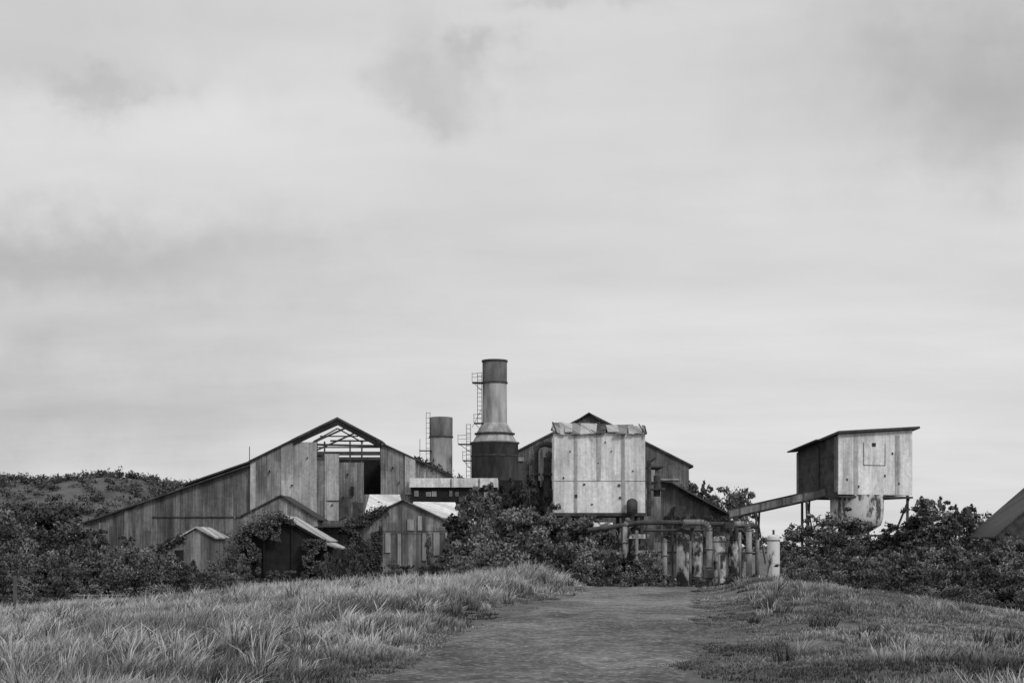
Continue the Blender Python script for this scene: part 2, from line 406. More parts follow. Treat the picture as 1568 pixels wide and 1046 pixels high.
v, f, s = leaf_quads(c, 0.55, np.clip(sh*0.095, 0.03, 0.25), 0.8)  # forest tone lifted to paint in the haze of distance
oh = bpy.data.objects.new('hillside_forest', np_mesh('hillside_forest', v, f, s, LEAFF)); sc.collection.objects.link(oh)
cs = []; rs = []
for i in range(420):
    x = random.uniform(-260, 420); y = random.uniform(330, 380)
    cs.append(np.array([x, y, random.uniform(-1, 3.0)])); rs.append(random.uniform(1.6, 3.4))
c, sh = clump_points(cs, rs, 60); v, f, s = leaf_quads(c, 0.5, np.clip(sh*0.08, 0.02, 0.2), 0.8)
sc.collection.objects.link(bpy.data.objects.new('distant_tree_line', np_mesh('distant_tree_line', v, f, s, LEAFF)))

# ------------------------------------------------------------------ buildings
def wallpoly(m, pts, d, t=0.15):
    m.prism([(X(b, d), Z(e, d)) for b, e in pts], d, d+t)
def gable(name, d, L, lf, pk, rt, wall, roof, base=-2.3, over=0.25, th=0.14, side=None):
    e = empty(name)
    (xl, zl), (xp, zp), (xr, zr) = [(X(b, d), Z(el, d)) for b, el in (lf, pk, rt)]
    side = side or wall
    M().prism([(xl, base), (xr, base), (xr, zr), (xp, zp), (xl, zl)], d, d+0.15).obj('front_wall', wall, e)
    M().prism([(xl, base), (xr, base), (xr, zr), (xp, zp), (xl, zl)], d+L-0.15, d+L).obj('back_wall', wall, e)
    M().box(xl, xl+0.12, d+0.15, d+L-0.15, base, zl-0.03).box(xr-0.12, xr, d+0.15, d+L-0.15, base, zr-0.03).obj('side_walls', side, e)
    m = M()
    for (xa, za, sgn) in ((xl, zl, -1), (xr, zr, 1)):
        sl = (za-zp)/(xa-xp); xe = xa+sgn*over; ze = za+sl*sgn*over
        u = 0.03
        m.hexa([(xp, d-0.25, zp+u), (xe, d-0.25, ze+u), (xe, d+L+0.25, ze+u), (xp, d+L+0.25, zp+u)],
               [(xp, d-0.25, zp+u+th), (xe, d-0.25, ze+u+th), (xe, d+L+0.25, ze+u+th), (xp, d+L+0.25, zp+u+th)])
    m.obj('roof', roof, e)
    return e, (xl, zl, xp, zp, xr, zr)

D = 150.0; mill = empty('mill_building')
B0 = 885
m = M(); wallpoly(m, [(383, 707), (430, 684), (430, B0), (383, B0)], D); m.obj('facade_left', MID, mill)
m = M(); wallpoly(m, [(430.3, 684), (446, 677), (485, 677), (485, B0), (430.3, B0)], D-0.05); m.obj('facade_pale', LIGHT, mill)
m = M(); wallpoly(m, [(497, 695), (519, 695), (519, B0), (497, B0)], D-0.1); m.obj('hanging_sheet', LIGHT, mill)
m = M(); wallpoly(m, [(519.5, 708), (557, 708), (557, B0), (519.5, B0)], D); wallpoly(m, [(485.4, 700), (496.7, 700), (496.7, B0), (485.4, B0)], D); m.obj('facade_mid', MID, mill)
m = M(); wallpoly(m, [(583, 680), (620, 697), (690, 729), (690, B0), (583, B0)], D); wallpoly(m, [(557.2, 757), (582.8, 757), (582.8, B0), (557.2, B0)], D); m.obj('facade_right', MID, mill)
m = M(); wallpoly(m, [(620, 697), (636, 704), (636, 757), (620, 757)], D-0.22, 0.12); wallpoly(m, [(383, 712), (391, 708), (391, 790), (383, 790)], D-0.2); m.obj('facade_patch', LIGHT, mill)
m = M(); wallpoly(m, [(440, 700), (640, 700), (640, B0), (440, B0)], 158.0); m.obj('interior_shade_sheet', BLACK, mill)  # dark sheet added behind the gap, its colour giving the interior shade
m = M()
for b in (485, 497, 536, 554, 583): m.beam(P(b, 676, D+.1), P(b, 712, D+.1), 0.16)
m.beam(P(446, 680, D+0.2), P(585, 683, D+0.2), 0.22); m.beam(P(485, 695, D+.1), P(583, 695, D+.1), 0.3)
m.beam(P(485, 702, D+.1), P(583, 702, D+.1), 0.3)
for (a_, b_, c_, d_) in [(480, 676, 517, 656), (517, 656, 556, 678), (490, 668, 548, 668)]: m.beam(P(a_, b_, D+.2), P(c_, d_, D+.2), 0.13)
for dd in (158.0, 166.0):
    zt = Z(677, D); m.beam((X(446, D), dd, zt), (X(585, D), dd, zt), 0.14)
    m.beam((X(446, D), dd, Z(677, D)), (X(517, D), dd, Z(645, D)), 0.2); m.beam((X(517, D), dd, Z(645, D)), (X(585, D), dd, Z(679, D)), 0.2)
m.obj('roof_trusses', DARK, mill)
m = M(); m.box(X(500, D), X(580, D), D+3, D+3.1, Z(673, D), Z(670.5, D)); m.obj('pale_tie_beam', CONC, mill)
def slope_slab(m, b0, e0, b1, e1, y0, y1, th):
    xa, za, xb, zb = X(b0, D), Z(e0, D), X(b1, D), Z(e1, D)
    m.hexa([(xa, y0, za), (xb, y0, zb), (xb, y1, zb), (xa, y1, za)], [(xa, y0, za+th), (xb, y0, zb+th), (xb, y1, zb+th), (xa, y1, za+th)])
m = M()
slope_slab(m, 381, 708, 446, 676, D-0.3, D+26, 0.16); slope_slab(m, 585, 680, 692, 730, D-0.3, D+26, 0.16)
slope_slab(m, 446, 677, 517, 642.5, D-0.35, D+3.5, 0.25); slope_slab(m, 517, 642.5, 586, 679, D-0.35, D+3.5, 0.25)
m.obj('roof', ROOFD, mill)
m = M()
slope_slab(m, 450, 681, 517, 651, D-0.25, D+0.2, 0.53); slope_slab(m, 517, 651, 584, 687, D-0.25, D+0.2, 0.53)
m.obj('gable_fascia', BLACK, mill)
m = M(); m.box(X(690, D)-.15, X(690, D), D+.15, D+26, -2.3, Z(731, D)); m.box(X(383, D), X(383, D)+.12, D+.15, D+26, -2.3, Z(709, D)); m.obj('side_walls', MID, mill)
m = M()
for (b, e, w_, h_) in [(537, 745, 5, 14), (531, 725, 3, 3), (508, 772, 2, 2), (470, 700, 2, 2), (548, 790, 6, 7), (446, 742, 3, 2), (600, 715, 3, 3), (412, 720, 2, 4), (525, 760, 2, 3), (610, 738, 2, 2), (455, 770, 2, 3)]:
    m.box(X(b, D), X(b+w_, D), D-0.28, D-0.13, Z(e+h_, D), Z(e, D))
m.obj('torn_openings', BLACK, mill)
m = M(); wallpoly(m, [(519.5, 762), (533, 760), (534, 790), (519.5, 796)], D-.12, .1); wallpoly(m, [(541, 768), (556, 770), (554, 800), (541, 800)], D-.14, .1); wallpoly(m, [(500, 766), (519, 766), (519, 768), (500, 768)], D-.14, .03); m.obj('lower_dark_sheets', DARK, mill)
m = M(); m.beam(P(382, 707, D), P(382, 684, D), 0.07); m.obj('roof_mast', DARK, mill)
m = M(); wallpoly(m, [(127, 801), (382.6, 713), (382.6, B0), (127, B0)], D+0.4); m.obj('wing_front_wall', DIM, mill)
m = M(); slope_slab(m, 122, 803.5, 383, 713, D-0.2, D+26, 0.16)
m.obj('wing_roof', ROOFD, mill)
m = M(); slope_slab(m, 280, 744, 384, 708, D-0.35, D+8, 0.18); m.obj('wing_upper_roof', ROOFD, mill)
m = M(); m.box(X(232, D), X(374, D), D+0.26, D+0.4, Z(792, D), Z(790.5, D)); m.obj('wing_sheet_seam', DARK, mill)
m = M(); wallpoly(m, [(190, 783), (209, 777), (209, 826), (190, 826)], D+.26, .12); m.box(X(150, D), X(166, D), D+0.28, D+0.4, Z(828, D), Z(800, D)); m.obj('wing_pale_patches', MID, mill)

e, g_ = gable('mill_annex', 143.0, 6.3, (372, 790), (430, 760), (486, 795), MID, ROOFD)
m = M(); m.box(X(486, 143)+.1, X(560, 143), 146, 146.2, -2, Z(797, 146)); m.obj('connecting_wall', DIM, e)
m = M(); m.slab((X(480, 143), 143, Z(806, 143)), (X(560, 143), 143, Z(804, 143)), (X(560, 143), 148.9, Z(796, 143)), (X(480, 143), 148.9, Z(796, 143)), 0.12); m.obj('connecting_roof', ROOFD, e)

sh_, g_ = gable('open_shed', 120.0, 9.0, (362, 828), (428, 790), (492, 827), BLACK, ROOFL, th=0.10)  # closed near-black walls; colour stands in for shade inside the open front
xl, zl, xp, zp, xr, zr = g_
m = M()
for t in (0.33, 0.66):
    xx = xl+(xr-xl)*t; zz = zl+(zp-zl)*(1-abs(2*t-1)); m.beam((xx, 119.8, -2.3), (xx, 119.8, zz), 0.1)
m.beam((xl-.2, 119.7, zl), (xp, 119.7, zp), 0.18); m.beam((xp, 119.7, zp), (xr+.2, 119.7, zr), 0.18)
m.obj('posts_and_rafters', BLACK, sh_)
m = M(); m.slab((xr-.2, 119.8, zr), (xr+1.3, 119.8, zr-.65), (xr+1.3, 128, zr-.65), (xr-.2, 128, zr), .1); m.obj('side_awning', ROOFL, sh_)

e, g_ = gable('small_hut', 125.0, 6.0, (243, 842), (300, 809), (326, 823), MID, ROOFL)
m = M(); m.box(X(268, 125), X(281, 125), 124.9, 125.0-.003, -2, Z(842, 125)); m.obj('door', BLACK, e)

ts_, g_ = gable('tin_shed', 115.0, 8.0, (540, 803), (617, 767), (700, 806), MID, DIM, th=0.1)
m = M()
for i, (b, e0, e1, wv) in enumerate([(590, 815, 846, 8), (609, 817, 868, 5), (624, 795, 812, 10), (640, 790, 812, 6), (647, 816, 858, 6), (664, 814, 850, 9), (682, 816, 835, 6)]):
    m.box(X(b, 115), X(b+wv, 115), 114.9-0.01*i, 114.99-.01*i, Z(e1, 115), Z(e0, 115))
m.obj('replaced_sheets', LIGHT, ts_)
m = M(); m.box(X(575, 115), X(700, 115), 114.81, 114.83, Z(814, 115), Z(813, 115)); m.box(X(571, 115), X(580, 115), 114.82, 114.84, Z(866, 115), Z(835, 115)); m.obj('girt_and_door', DARK, ts_)

lk = empty('link_building')
m = M(); m.box(X(627, 148), X(762, 148), 148, 155, Z(746, 148), Z(732, 148)); m.obj('white_fascia', WHITE, lk)
m = M(); m.box(X(629, 148), X(760, 148), 148.4, 154.5, -2.3, Z(746.3, 148)); m.obj('dark_wall', BLACK, lk)
m = M()
for b in (634, 652, 661, 688, 697, 722, 741): m.box(X(b, 148), X(b+random.uniform(4, 8), 148), 148.3, 148.39, Z(760, 148), Z(750+random.uniform(0, 3), 148))
m.obj('windows', MID, lk)
m = M()
for b in (690, 733): m.box(X(b, 148), X(b+1.5, 148), 147.9, 147.99, Z(745, 148), Z(733, 148))
m.obj('fascia_joints', DARK, lk)
m = M()
m.slab(P(558, 786, 140), P(620, 784, 140), P(612, 757, 145), P(566, 757, 145), 0.1)
m.slab(P(626, 789, 138), P(706, 793, 138), P(697, 769, 143), P(633, 768, 143), 0.1)
m.obj('lower_roofs', WHITE, lk)
m = M(); m.box(X(560, 140), X(618, 140), 140.2, 145, -2.3, Z(787, 140)).box(X(630, 138), X(700, 138), 138.3, 143, -2.3, Z(794, 138)); m.obj('lower_walls', DIM, lk)

d = 168.0
def px2m(p, d): return p*d/F
ss = empty('small_smokestack'); cx = X(674.5, d); cy = d+1.3; r = px2m(17.5, d)
M().rev(cx, cy, [(r, -2.3), (r, Z(668, d)), ]).obj('shaft', STACK, ss, True)
M().rev(cx, cy, [(r+.03, Z(668, d)), (r+.03, Z(638, d)), (r-.12, Z(637.6, d)), (r-.12, Z(650, d))]).obj('sooty_rim', STACKD, ss, True)
m = M(); m.rev(cx, cy, [(r+.0, Z(669, d)), (r+.1, Z(669, d)), (r+.1, Z(667, d)), (r, Z(667, d))]); m.obj('band', DARK, ss)
def ladder(m, x, y, z0, z1, w=0.45, st=0.6, t=0.05):
    m.beam((x-w/2, y, z0), (x-w/2, y, z1), t); m.beam((x+w/2, y, z0), (x+w/2, y, z1), t)
    z = z0
    while z < z1: m.beam((x-w/2, y, z), (x+w/2, y, z), t*.8); z += st
m = M(); ladder(m, cx-r-.15, cy-.6, 3, Z(630, d)); m.box(cx-r-1.2, cx-r+.3, cy-1, cy, Z(690, d), Z(689, d)); m.beam((cx-r-1.1, cy-1, Z(700, d)), (cx-r-1.1, cy-1, Z(672, d)), .06); m.obj('ladder', DARK, ss)

bs = empty('large_smokestack'); d = 165.0; cy = d+2.5; dd = cy
cx = X(757.5, dd)
k_ = lambda p: p*dd/F
zz = lambda e: Z(e, dd)
M().rev(cx, cy, [(k_(19), zz(655)), (k_(18.6), zz(590)), (k_(18.6), zz(586))], 40).obj('shaft', STACK, bs, True)
M().rev(cx, cy, [(k_(18.8), zz(586)), (k_(18.8), zz(553)), (k_(17), zz(552.6)), (k_(17), zz(565))], 40).obj('sooty_top', STACKD, bs, True)
M().rev(cx, cy, [(k_(18.7), zz(588)), (k_(20), zz(587.5)), (k_(20), zz(585.5)), (k_(18.7), zz(585))], 40).rev(cx, cy, [(k_(18.7), zz(555)), (k_(20), zz(554.5)), (k_(20), zz(552)), (k_(18), zz(552))], 40).obj('flange_rings', DARK, bs)
M().rev(cx, cy, [(k_(36), zz(680)), (k_(35), zz(679)), (k_(29), zz(668)), (k_(27), zz(665)), (k_(28), zz(663)), (k_(20), zz(650)), (k_(19), zz(648))], 40).obj('breeching_cone', STACK, bs, True)
M().rev(cx, cy, [(k_(36), -2.3), (k_(36), zz(680)), (k_(38), zz(679.5)), (k_(38), zz(677.5)), (k_(34), zz(677))], 40).obj('base_drum', STACKD, bs, True)
M().rev(cx, cy, [(k_(29), zz(666)), (k_(31), zz(665.5)), (k_(31), zz(663.5)), (k_(27), zz(663))], 40).rev(cx, cy, [(k_(36), zz(700)), (k_(37), zz(699.5)), (k_(37), zz(698)), (k_(36), zz(697.5))], 40).obj('cone_ring', DARK, bs)
m = M(); ladder(m, cx-k_(19)-.3, cy-.5, zz(648), zz(572), .5, .5, .06)
ladder(m, cx-k_(36)-.3, cy-.5, zz(735), zz(650), .5, .5, .06)
for e_, w_ in ((586, 17), (648, 14), (680, 22), (705, 14)):
    xa = cx-k_(19 if e_ < 660 else 36); m.box(xa-k_(w_*.9), xa+.2, cy-.9, cy+.6, zz(e_+1), zz(e_))
    m.beam((xa-k_(w_*.9), cy-.9, zz(e_)), (xa-k_(w_*.9), cy-.9, zz(e_-14)), .05); m.beam((xa, cy-.9, zz(e_-14)), (xa-k_(w_*.9), cy-.9, zz(e_-12)), .05)
    m.beam((xa-k_(w_*.9), cy-.9, zz(e_-7)), (xa, cy-.9, zz(e_-7)), .04)
    m.beam((xa-k_(w_*.85), cy-.9, zz(e_)), (xa, cy-.9, zz(e_+14)), .06)
m.beam((cx-k_(34), cy-.9, zz(655)), (cx-k_(20), cy-.9, zz(628)), .05)
m.obj('ladders_and_platforms', DARK, bs)

bh, g_ = gable('boiler_house', 170.0, 30.0, (762, 708), (903, 636), (1055, 713), DIM, ROOFD, over=.5, th=.25)
m = M(); d = 169.8
m.box(X(783, d), X(802, d), d, d+.15, Z(706, d), Z(700, d)); m.box(X(1000, d), X(1040, d), d, d+.1, Z(735, d), Z(733, d))
m.obj('vents', LIGHT, bh)
m = M(); wallpoly(m, [(882, 648), (903, 634), (920, 648)], 168.5, 1.2); m.obj('roof_lantern', DIM, bh)
m = M()
xa, xb, xc = X(878, 168), X(902, 168), X(918, 168)
m.hexa([(xa, 168, Z(648, 168)), (xb, 168, Z(633, 168)), (xb, 172, Z(633, 168)), (xa, 172, Z(648, 168))], [(xa, 168, Z(646, 168)), (xb, 168, Z(631, 168)), (xb, 172, Z(631, 168)), (xa, 172, Z(646, 168))])
m.hexa([(xb, 168, Z(633, 168)), (xc, 168, Z(644, 168)), (xc, 172, Z(644, 168)), (xb, 172, Z(633, 168))], [(xb, 168, Z(631, 168)), (xc, 168, Z(642, 168)), (xc, 172, Z(642, 168)), (xb, 172, Z(631, 168))])
m.obj('lantern_roof', ROOFD, bh)
m = M(); wallpoly(m, [(762, 735), (820, 735), (820, 800), (762, 800)], 160); m.obj('lower_block', BLACK, bh)
m = M(); wallpoly(m, [(793, 712), (818, 700), (818, 735), (793, 735)], 162); m.obj('upper_block', DARK, bh)

du = empty('duct_work'); d = 137.0
m = M()
m.pipe([P(820, 800, d), P(820, 690, d), P(824, 682, d), P(834, 679, d), P(846, 682, d)], .3)
m.pipe([P(838, 800, d), P(838, 700, d), P(845, 694, d)], .38)
m.pipe([P(808, 780, d), P(808, 712, d), P(820, 704, d)], .18)
m.box(X(812, d), X(846, d), d+.6, d+2, Z(800, d), Z(735, d))
m.box(X(806, d), X(848, d), d-.8, d+.5, Z(728, d), Z(725, d)); m.obj('ducts', DARK, du)
m = M(); m.pipe([P(829, 745, d-1), P(829, 688, d-1)], .12); ladder(m, X(814, d), d-1, Z(790, d), Z(690, d), .4, .5, .05); m.obj('ladder', STEEL, du)

# ---- white elevated bin
wb = empty('elevated_bin'); d = 130.0; L = 7.5
x0, x1 = X(848.5, d), X(988, d); zb, zt = Z(785, d), Z(663, d)
M().box(x0, x1, d, d+L, zb, zt).obj('sheet_walls', WHITE, wb)
sets = {'pale': M(), 'grey': M(), 'rusted': M()}
b = 845; seq = ['grey', 'pale', 'pale', 'grey', 'pale', 'pale', 'rusted', 'pale', 'grey', 'pale', 'pale', 'grey', 'pale', 'rusted', 'pale']; i = 0
while b < 986:
    w_ = random.choice([8, 11, 14, 17]); b2 = min(b+w_, 987); dz = random.uniform(-.06, .05)
    ya = d-.35+random.uniform(-.1, .1); lo = Z(664+random.uniform(-3, 2), d); k2 = random.uniform(-.2, .2)
    sets[seq[i % len(seq)]].slab((X(b, d)-.02+k2, ya, lo), (X(b2, d)+.02+k2, ya, lo+random.uniform(-.08, .08)), (X(b2, d)+.1, d+1.3, Z(644.5+.035*(b-845), d)+dz), (X(b, d)+.06, d+1.3, Z(644.5+.035*(b-845), d)+dz), .05)
    b = b2; i += 1
for k2, mt in (('pale', LIGHT), ('grey', MID), ('rusted', DARK)): sets[k2].obj('eave_sheets_'+k2, mt, wb)
m = M(); m.slab((x0-.1, d+1.35, Z(647.5, d)), (x1, d+1.35, Z(651, d)), (x1, d+L+.3, Z(651, d)), (x0-.1, d+L+.3, Z(647.5, d)), .1); m.obj('roof', ROOFL, wb)
M().box(x0+.05, x1-.05, d+1.4, d+L-.1, zt+.003, Z(653, d)).box(x0+.2, x1-.2, d+.1, d+1.39, zt+.003, zt+.06).obj('clerestory', DARK, wb)
m = M(); m.beam(P(846, 646, d-.4), P(853, 664, d-.4), .12); m.beam(P(987, 652, d-.4), P(990, 664, d-.4), .12); m.beam(P(978, 649, d), P(986, 662, d-.4), .08); m.beam(P(905, 658, d-.5), P(915, 665, d-.5), .07); m.obj('bent_flashing', DARK, wb)
m = M()
for b in (853, 884, 920, 955, 984):
    for yy in (d+.4, d+L-.4): m.box(X(b, d)-.16, X(b, d)+.16, yy-.16, yy+.16, -2.3, zb)
m.box(x0-.1, x1+.1, d-.12, d+.3, zb-.3, zb-.003); m.box(x0-.1, x1+.1, d+L-.4, d+L, zb-.3, zb-.003)
for t in range(8): xx = x0+.12+(x1-x0-.24)*t/7; m.box(xx-.1, xx+.1, d+.3, d+L-.4, zb-.28, zb-.01)
m.beam((X(853, d), d+.4, 0), (X(884, d), d+.4, zb-.3), .12); m.beam((X(955, d), d+.4, zb-.3), (X(984, d), d+.4, .5), .12)
m.obj('steel_frame', DARK, wb)
m = M(); m.rev(X(967, d), d-.65, [(.05, Z(763, d)), (.35, Z(765, d)), (.5, Z(769, d)), (.5, Z(785, d)), (.2, Z(789, d)), (.2, Z(800, d))], 20); m.obj('outlet_drum', DARK, wb, True)
m = M()
for (b, e, w_, h_) in [(893, 740, 3, 3), (915, 708, 2, 2), (872, 690, 2, 2), (948, 760, 3, 4), (905, 771, 3, 2), (968, 720, 2, 2), (926, 676, 2, 2), (862, 730, 2, 3), (935, 690, 2, 2), (880, 757, 4, 5), (946, 741, 4, 4)]: m.box(X(b, d), X(b+w_, d), d-.09, d-.06, Z(e+h_, d), Z(e, d))
m.obj('rust_holes', DARK, wb)
m = M(); m.box(x0, x1, d-.035, d-.005, Z(736.6, d), Z(736, d)); m.obj('sheet_lap', MID, wb)
m = M(); wallpoly(m, [(879, 664), (884, 664), (884, 784), (879, 784)], d-.05, .04); wallpoly(m, [(913, 664), (921, 664), (920, 735), (914, 735)], d-.05, .04); wallpoly(m, [(951, 664), (957, 664), (957, 784), (952, 784)], d-.05, .04); m.obj('stained_cover_strips', LIGHT, wb)
m = M(); m.box(X(900, d), X(945, d), d+2, d+6, 0.2, 2.6); m.box(X(860, d), X(895, d), d+2, d+5, -1, 2.2); m.rev(X(985, d), d+2, [(0.1, 3.8), (1.2, 3.2), (1.2, 0)], 20); m.obj('machinery_below', DARK, wb)

pr = empty('process_building'); d = 148.0
m = M(); wallpoly(m, [(985, 716), (1012, 722), (1012, 830), (985, 830)], d); m.obj('tower_wall', MID, pr)
m = M(); wallpoly(m, [(1012.3, 738), (1026, 741), (1118, 791), (1118, 880), (1012.3, 880)], d+1); m.obj('lean_to_wall', DIM, pr)
m = M()
p = [(1010, 737), (1027, 739.5), (1122, 791.5)]
for a_, b_ in zip(p[:-1], p[1:]):
    m.hexa([(X(a_[0], d), d-.4, Z(a_[1], d)), (X(b_[0], d), d-.4, Z(b_[1], d)), (X(b_[0], d), d+9, Z(b_[1], d)), (X(a_[0], d), d+9, Z(a_[1], d))],
           [(X(a_[0], d), d-.4, Z(a_[1]-2.5, d)), (X(b_[0], d), d-.4, Z(b_[1]-2.5, d)), (X(b_[0], d), d+9, Z(b_[1]-2.5, d)), (X(a_[0], d), d+9, Z(a_[1]-2.5, d))])
m.box(X(984, d), X(1016, d), d-.5, d+6, Z(716, d), Z(713.5, d)); m.obj('roof', ROOFD, pr)
m = M(); m.pipe([P(994, 790, d-3), P(994, 706, d-3), P(1003, 700, d-3)], .22); m.pipe([P(1006, 760, d-2), P(1006, 728, d-2)], .35)
m.box(X(990, d), X(1014, d), d-3, d-1, Z(752, d), Z(749, d)); m.box(X(1032, d), X(1050, d), d-.2, d+.9, Z(800, d), Z(775, d)); m.obj('pipes_and_doorway', DARK, pr)
m = M(); m.box(X(990, d), X(1002, d), d-.6, d-.1, Z(738, d), Z(720, d)); m.obj('pale_vent', LIGHT, pr)

# ---- loading house
lh = empty('loading_hopper_house')
A = Vector((28.7, 125, 0)); Bv = Vector((36.0, 127.9, 0)); Dv = Vector((26.3, 131, 0)); C = Bv+Dv-A
zA, zB, zD = 11.45, 12.05, 10.35; zC = zB+zD-zA; zb = 6.2
u = (Bv-A).normalized(); w = (Dv-A).normalized()
def wq(m, p, q_, z0, z1p, z1q, n, t=.12):
    o = n*t
    m.hexa([(p.x, p.y, z0), (q_.x, q_.y, z0), (q_.x+o.x, q_.y+o.y, z0), (p.x+o.x, p.y+o.y, z0)],
           [(p.x, p.y, z1p), (q_.x, q_.y, z1q), (q_.x+o.x, q_.y+o.y, z1q), (p.x+o.x, p.y+o.y, z1p)])
m = M(); wq(m, A, Bv, zb, zA, zB, w); m.obj('front_wall', WHITE, lh)
m = M(); wq(m, Bv+w*.125, C, zb, zB, zC, -u); wq(m, Dv, C-u*.13, zb, zD, zC, -w); m.obj('rear_walls', LIGHT, lh)
m = M(); wq(m, A+w*.125, Dv, zb-.3, zA, zD, u); m.obj('side_wall', DARK, lh)  # dark colour stands in for shade on the face turned from the sun
m = M(); mid = A.lerp(Dv, .45)
wq(m, A+w*.13-u*.02, A+w*.5-u*.02, zb+.2, zA-.2, zA-.25, -u, .1); wq(m, mid-u*.02, mid+w*.4-u*.02, zb-.1, zA-.9, zA-1, -u, .1); wq(m, Dv-w*.3-u*.02, Dv-u*.02, zb-.3, zD-.1, zD-.15, -u, .1)
m.obj('side_wall_posts', DIM, lh)
m = M(); ov = .45
a_ = A-u*.3-w*ov; b_ = Bv+u*.5-w*ov; c_ = C+u*.5+w*.2; d_ = Dv-u*.3+w*.2
sl = (zB-zA)/(Bv-A).length; sw = (zD-zA)/(Dv-A).length
def rz(p): q_ = p-A; return zA+q_.dot(u)*sl+q_.dot(w)*sw+.22
m.slab(*[(p.x, p.y, rz(p)) for p in (a_, b_, c_, d_)], .2)
p1 = Dv-u*1.0-w*.3; p2 = A+w*2.0-u*1.0; m.slab(*[(p.x, p.y, rz(p)-.12) for p in (p2, A+w*2.0, Dv+w*.2, p1+w*.5)], .12)
m.obj('roof', ROOFD, lh)
m = M()
for t in (.33, .62):
    p = A+u*(Bv-A).length*t-w*.03; q_ = p+u*.04
    wq(m, p, q_, zb+2.6, zb+4.6, zb+4.6, -w, .02)
p = A+u*2.6-w*.03; wq(m, p, p+u*2.3, zb+2.6, zb+2.64, zb+2.64, -w, .02); wq(m, A+u*3.5-w*.03, A+u*3.9-w*.03, zb+4.3, zb+4.6, zb+4.6, -w, .02)
for (t, z_) in ((.8, 1.2), (2.0, .6), (4.8, 1.6), (6.3, .9), (5.6, 3.6)): p = A+u*t-w*.03; wq(m, p, p+u*.16, zb+z_, zb+z_+.22, zb+z_+.2, -w, .02)
m.obj('panel_outline_and_holes', DARK, lh)
m = M()
for t in (.2, .76): p = A+u*(Bv-A).length*t-w*.004; wq(m, p, p+u*.5, zb+.05, zA+.1, zA+.1, -w, .02)
m.obj('stained_cover_strips', LIGHT, lh)
cc = (A+Bv+C+Dv)/4
M().rev(cc.x-.15, cc.y-1.6, [(2.35, zb-.01), (2.35, zb-1.2), (2.3, zb-2.0), (2.1, zb-2.7), (1.3, zb-3.2), (.6, zb-3.6)], 28).obj('hopper_drum', HOPM, lh, True)
m = M()
for p in (A+u*.3+w*.3, Bv-u*.3+w*.3, C-u*.3-w*.3, Dv+u*.3-w*.3): m.beam((p.x, p.y, -2.3), (p.x, p.y, zb-.02), .2)
m.beam((Bv.x-.3, Bv.y, zb-.3), (Bv.x-1.3, Bv.y+.3, zb-3), .16); m.beam((A.x+.3, A.y, zb-.2), (A.x+.8, A.y+.3, zb-3), .14)
for t in (-1.6, -.4, .8): m.beam((cc.x-.15+t, cc.y-4.05+abs(t)*.6, zb-2.6), (cc.x-.15+t, cc.y-4.05+abs(t)*.6, zb-.1), .08)
for p, q_ in ((A, Bv), (A, Dv), (Bv, C), (Dv, C)):
    m.beam((p.x, p.y, zb-.2), (q_.x, q_.y, zb-.2), .16); m.beam((p.x, p.y, 2.6), (q_.x, q_.y, 2.6), .12)
m.obj('support_frame', DARK, lh)

cv = empty('conveyor_gallery')
p0 = Vector(P(1120, 786, 131)); p1 = Vector(P(1284, 749, 127)); dr_ = (p1-p0).normalized(); sd = Vector((dr_.y, -dr_.x, 0)).normalized()*0.65
def obox(m, a, b, s, z0, z1):
    m.hexa([tuple(a+s+Vector((0, 0, z0))), tuple(b+s+Vector((0, 0, z0))), tuple(b-s+Vector((0, 0, z0))), tuple(a-s+Vector((0, 0, z0)))],
           [tuple(a+s+Vector((0, 0, z1))), tuple(b+s+Vector((0, 0, z1))), tuple(b-s+Vector((0, 0, z1))), tuple(a-s+Vector((0, 0, z1)))])
m = M(); obox(m, p0, p1, sd, -.36, .32); m.obj('gallery_casing', MID, cv)
m = M(); obox(m, p0, p1, sd*1.1, .323, .40); obox(m, p0, p1, sd*1.08, -.46, -.363)
for t in (.1, .3, .5, .7, .9):
    p = p0.lerp(p1, t); m.beam(p+sd*1.06+Vector((0, 0, -.35)), p+sd*1.06+Vector((0, 0, .3)), .05)
m.obj('flanges', DARK, cv)
m = M()
for t, sp_ in ((.25, .6), (.72, .8)):
    p = p0.lerp(p1, t)
    for s_ in (-1, 1):
        m.beam(p+sd*s_+Vector((0, 0, -.4)), Vector((p.x+sd.x*s_+.3*s_, p.y+sd.y*s_, -2.3)), .16)
    m.beam(p+Vector((-.1, 0, -.4)), Vector((p.x+sp_*1.2, p.y, 0)), .12)
m.obj('trestles', DARK, cv)

bn, _ = gable('barn', 108.0, 6.0, (1526, 820), (1640, 722), (1754, 820), DARK, ROOFD, over=.3)

# ---- tanks and pipes
pw = empty('pipework'); d = 100.0
m = M()
def elbow(b, e, d, r, side=1, n=5):
    c = Vector(P(b, e, d)); R = r*2.6; pts = []
    for i in range(n+1):
        t = math.pi/2*i/n; pts.append((c.x+side*R*(1-math.cos(t)), c.y, c.z-R+R*math.sin(t)))
    return pts
pts = elbow(1086, 800, d, .23, -1); m.pipe([(pts[0][0], d, -2.3)]+pts+[(pts[-1][0]-1.2, d, pts[-1][2])], .23)
pts = elbow(1147, 802, d+1, .21, -1); m.pipe([(pts[0][0], d+1, -2.3)]+pts+[(pts[-1][0]-.5, d+1, pts[-1][2]-.02)], .21)
pts = elbow(1018, 822, d, .15, 1); m.pipe([(pts[0][0], d, -2.3)]+pts[:3], .16)
m.pipe([P(957, 900, d+2), P(957, 806, d+2), P(960, 799, d+2), P(964, 794, d+2)], .17)
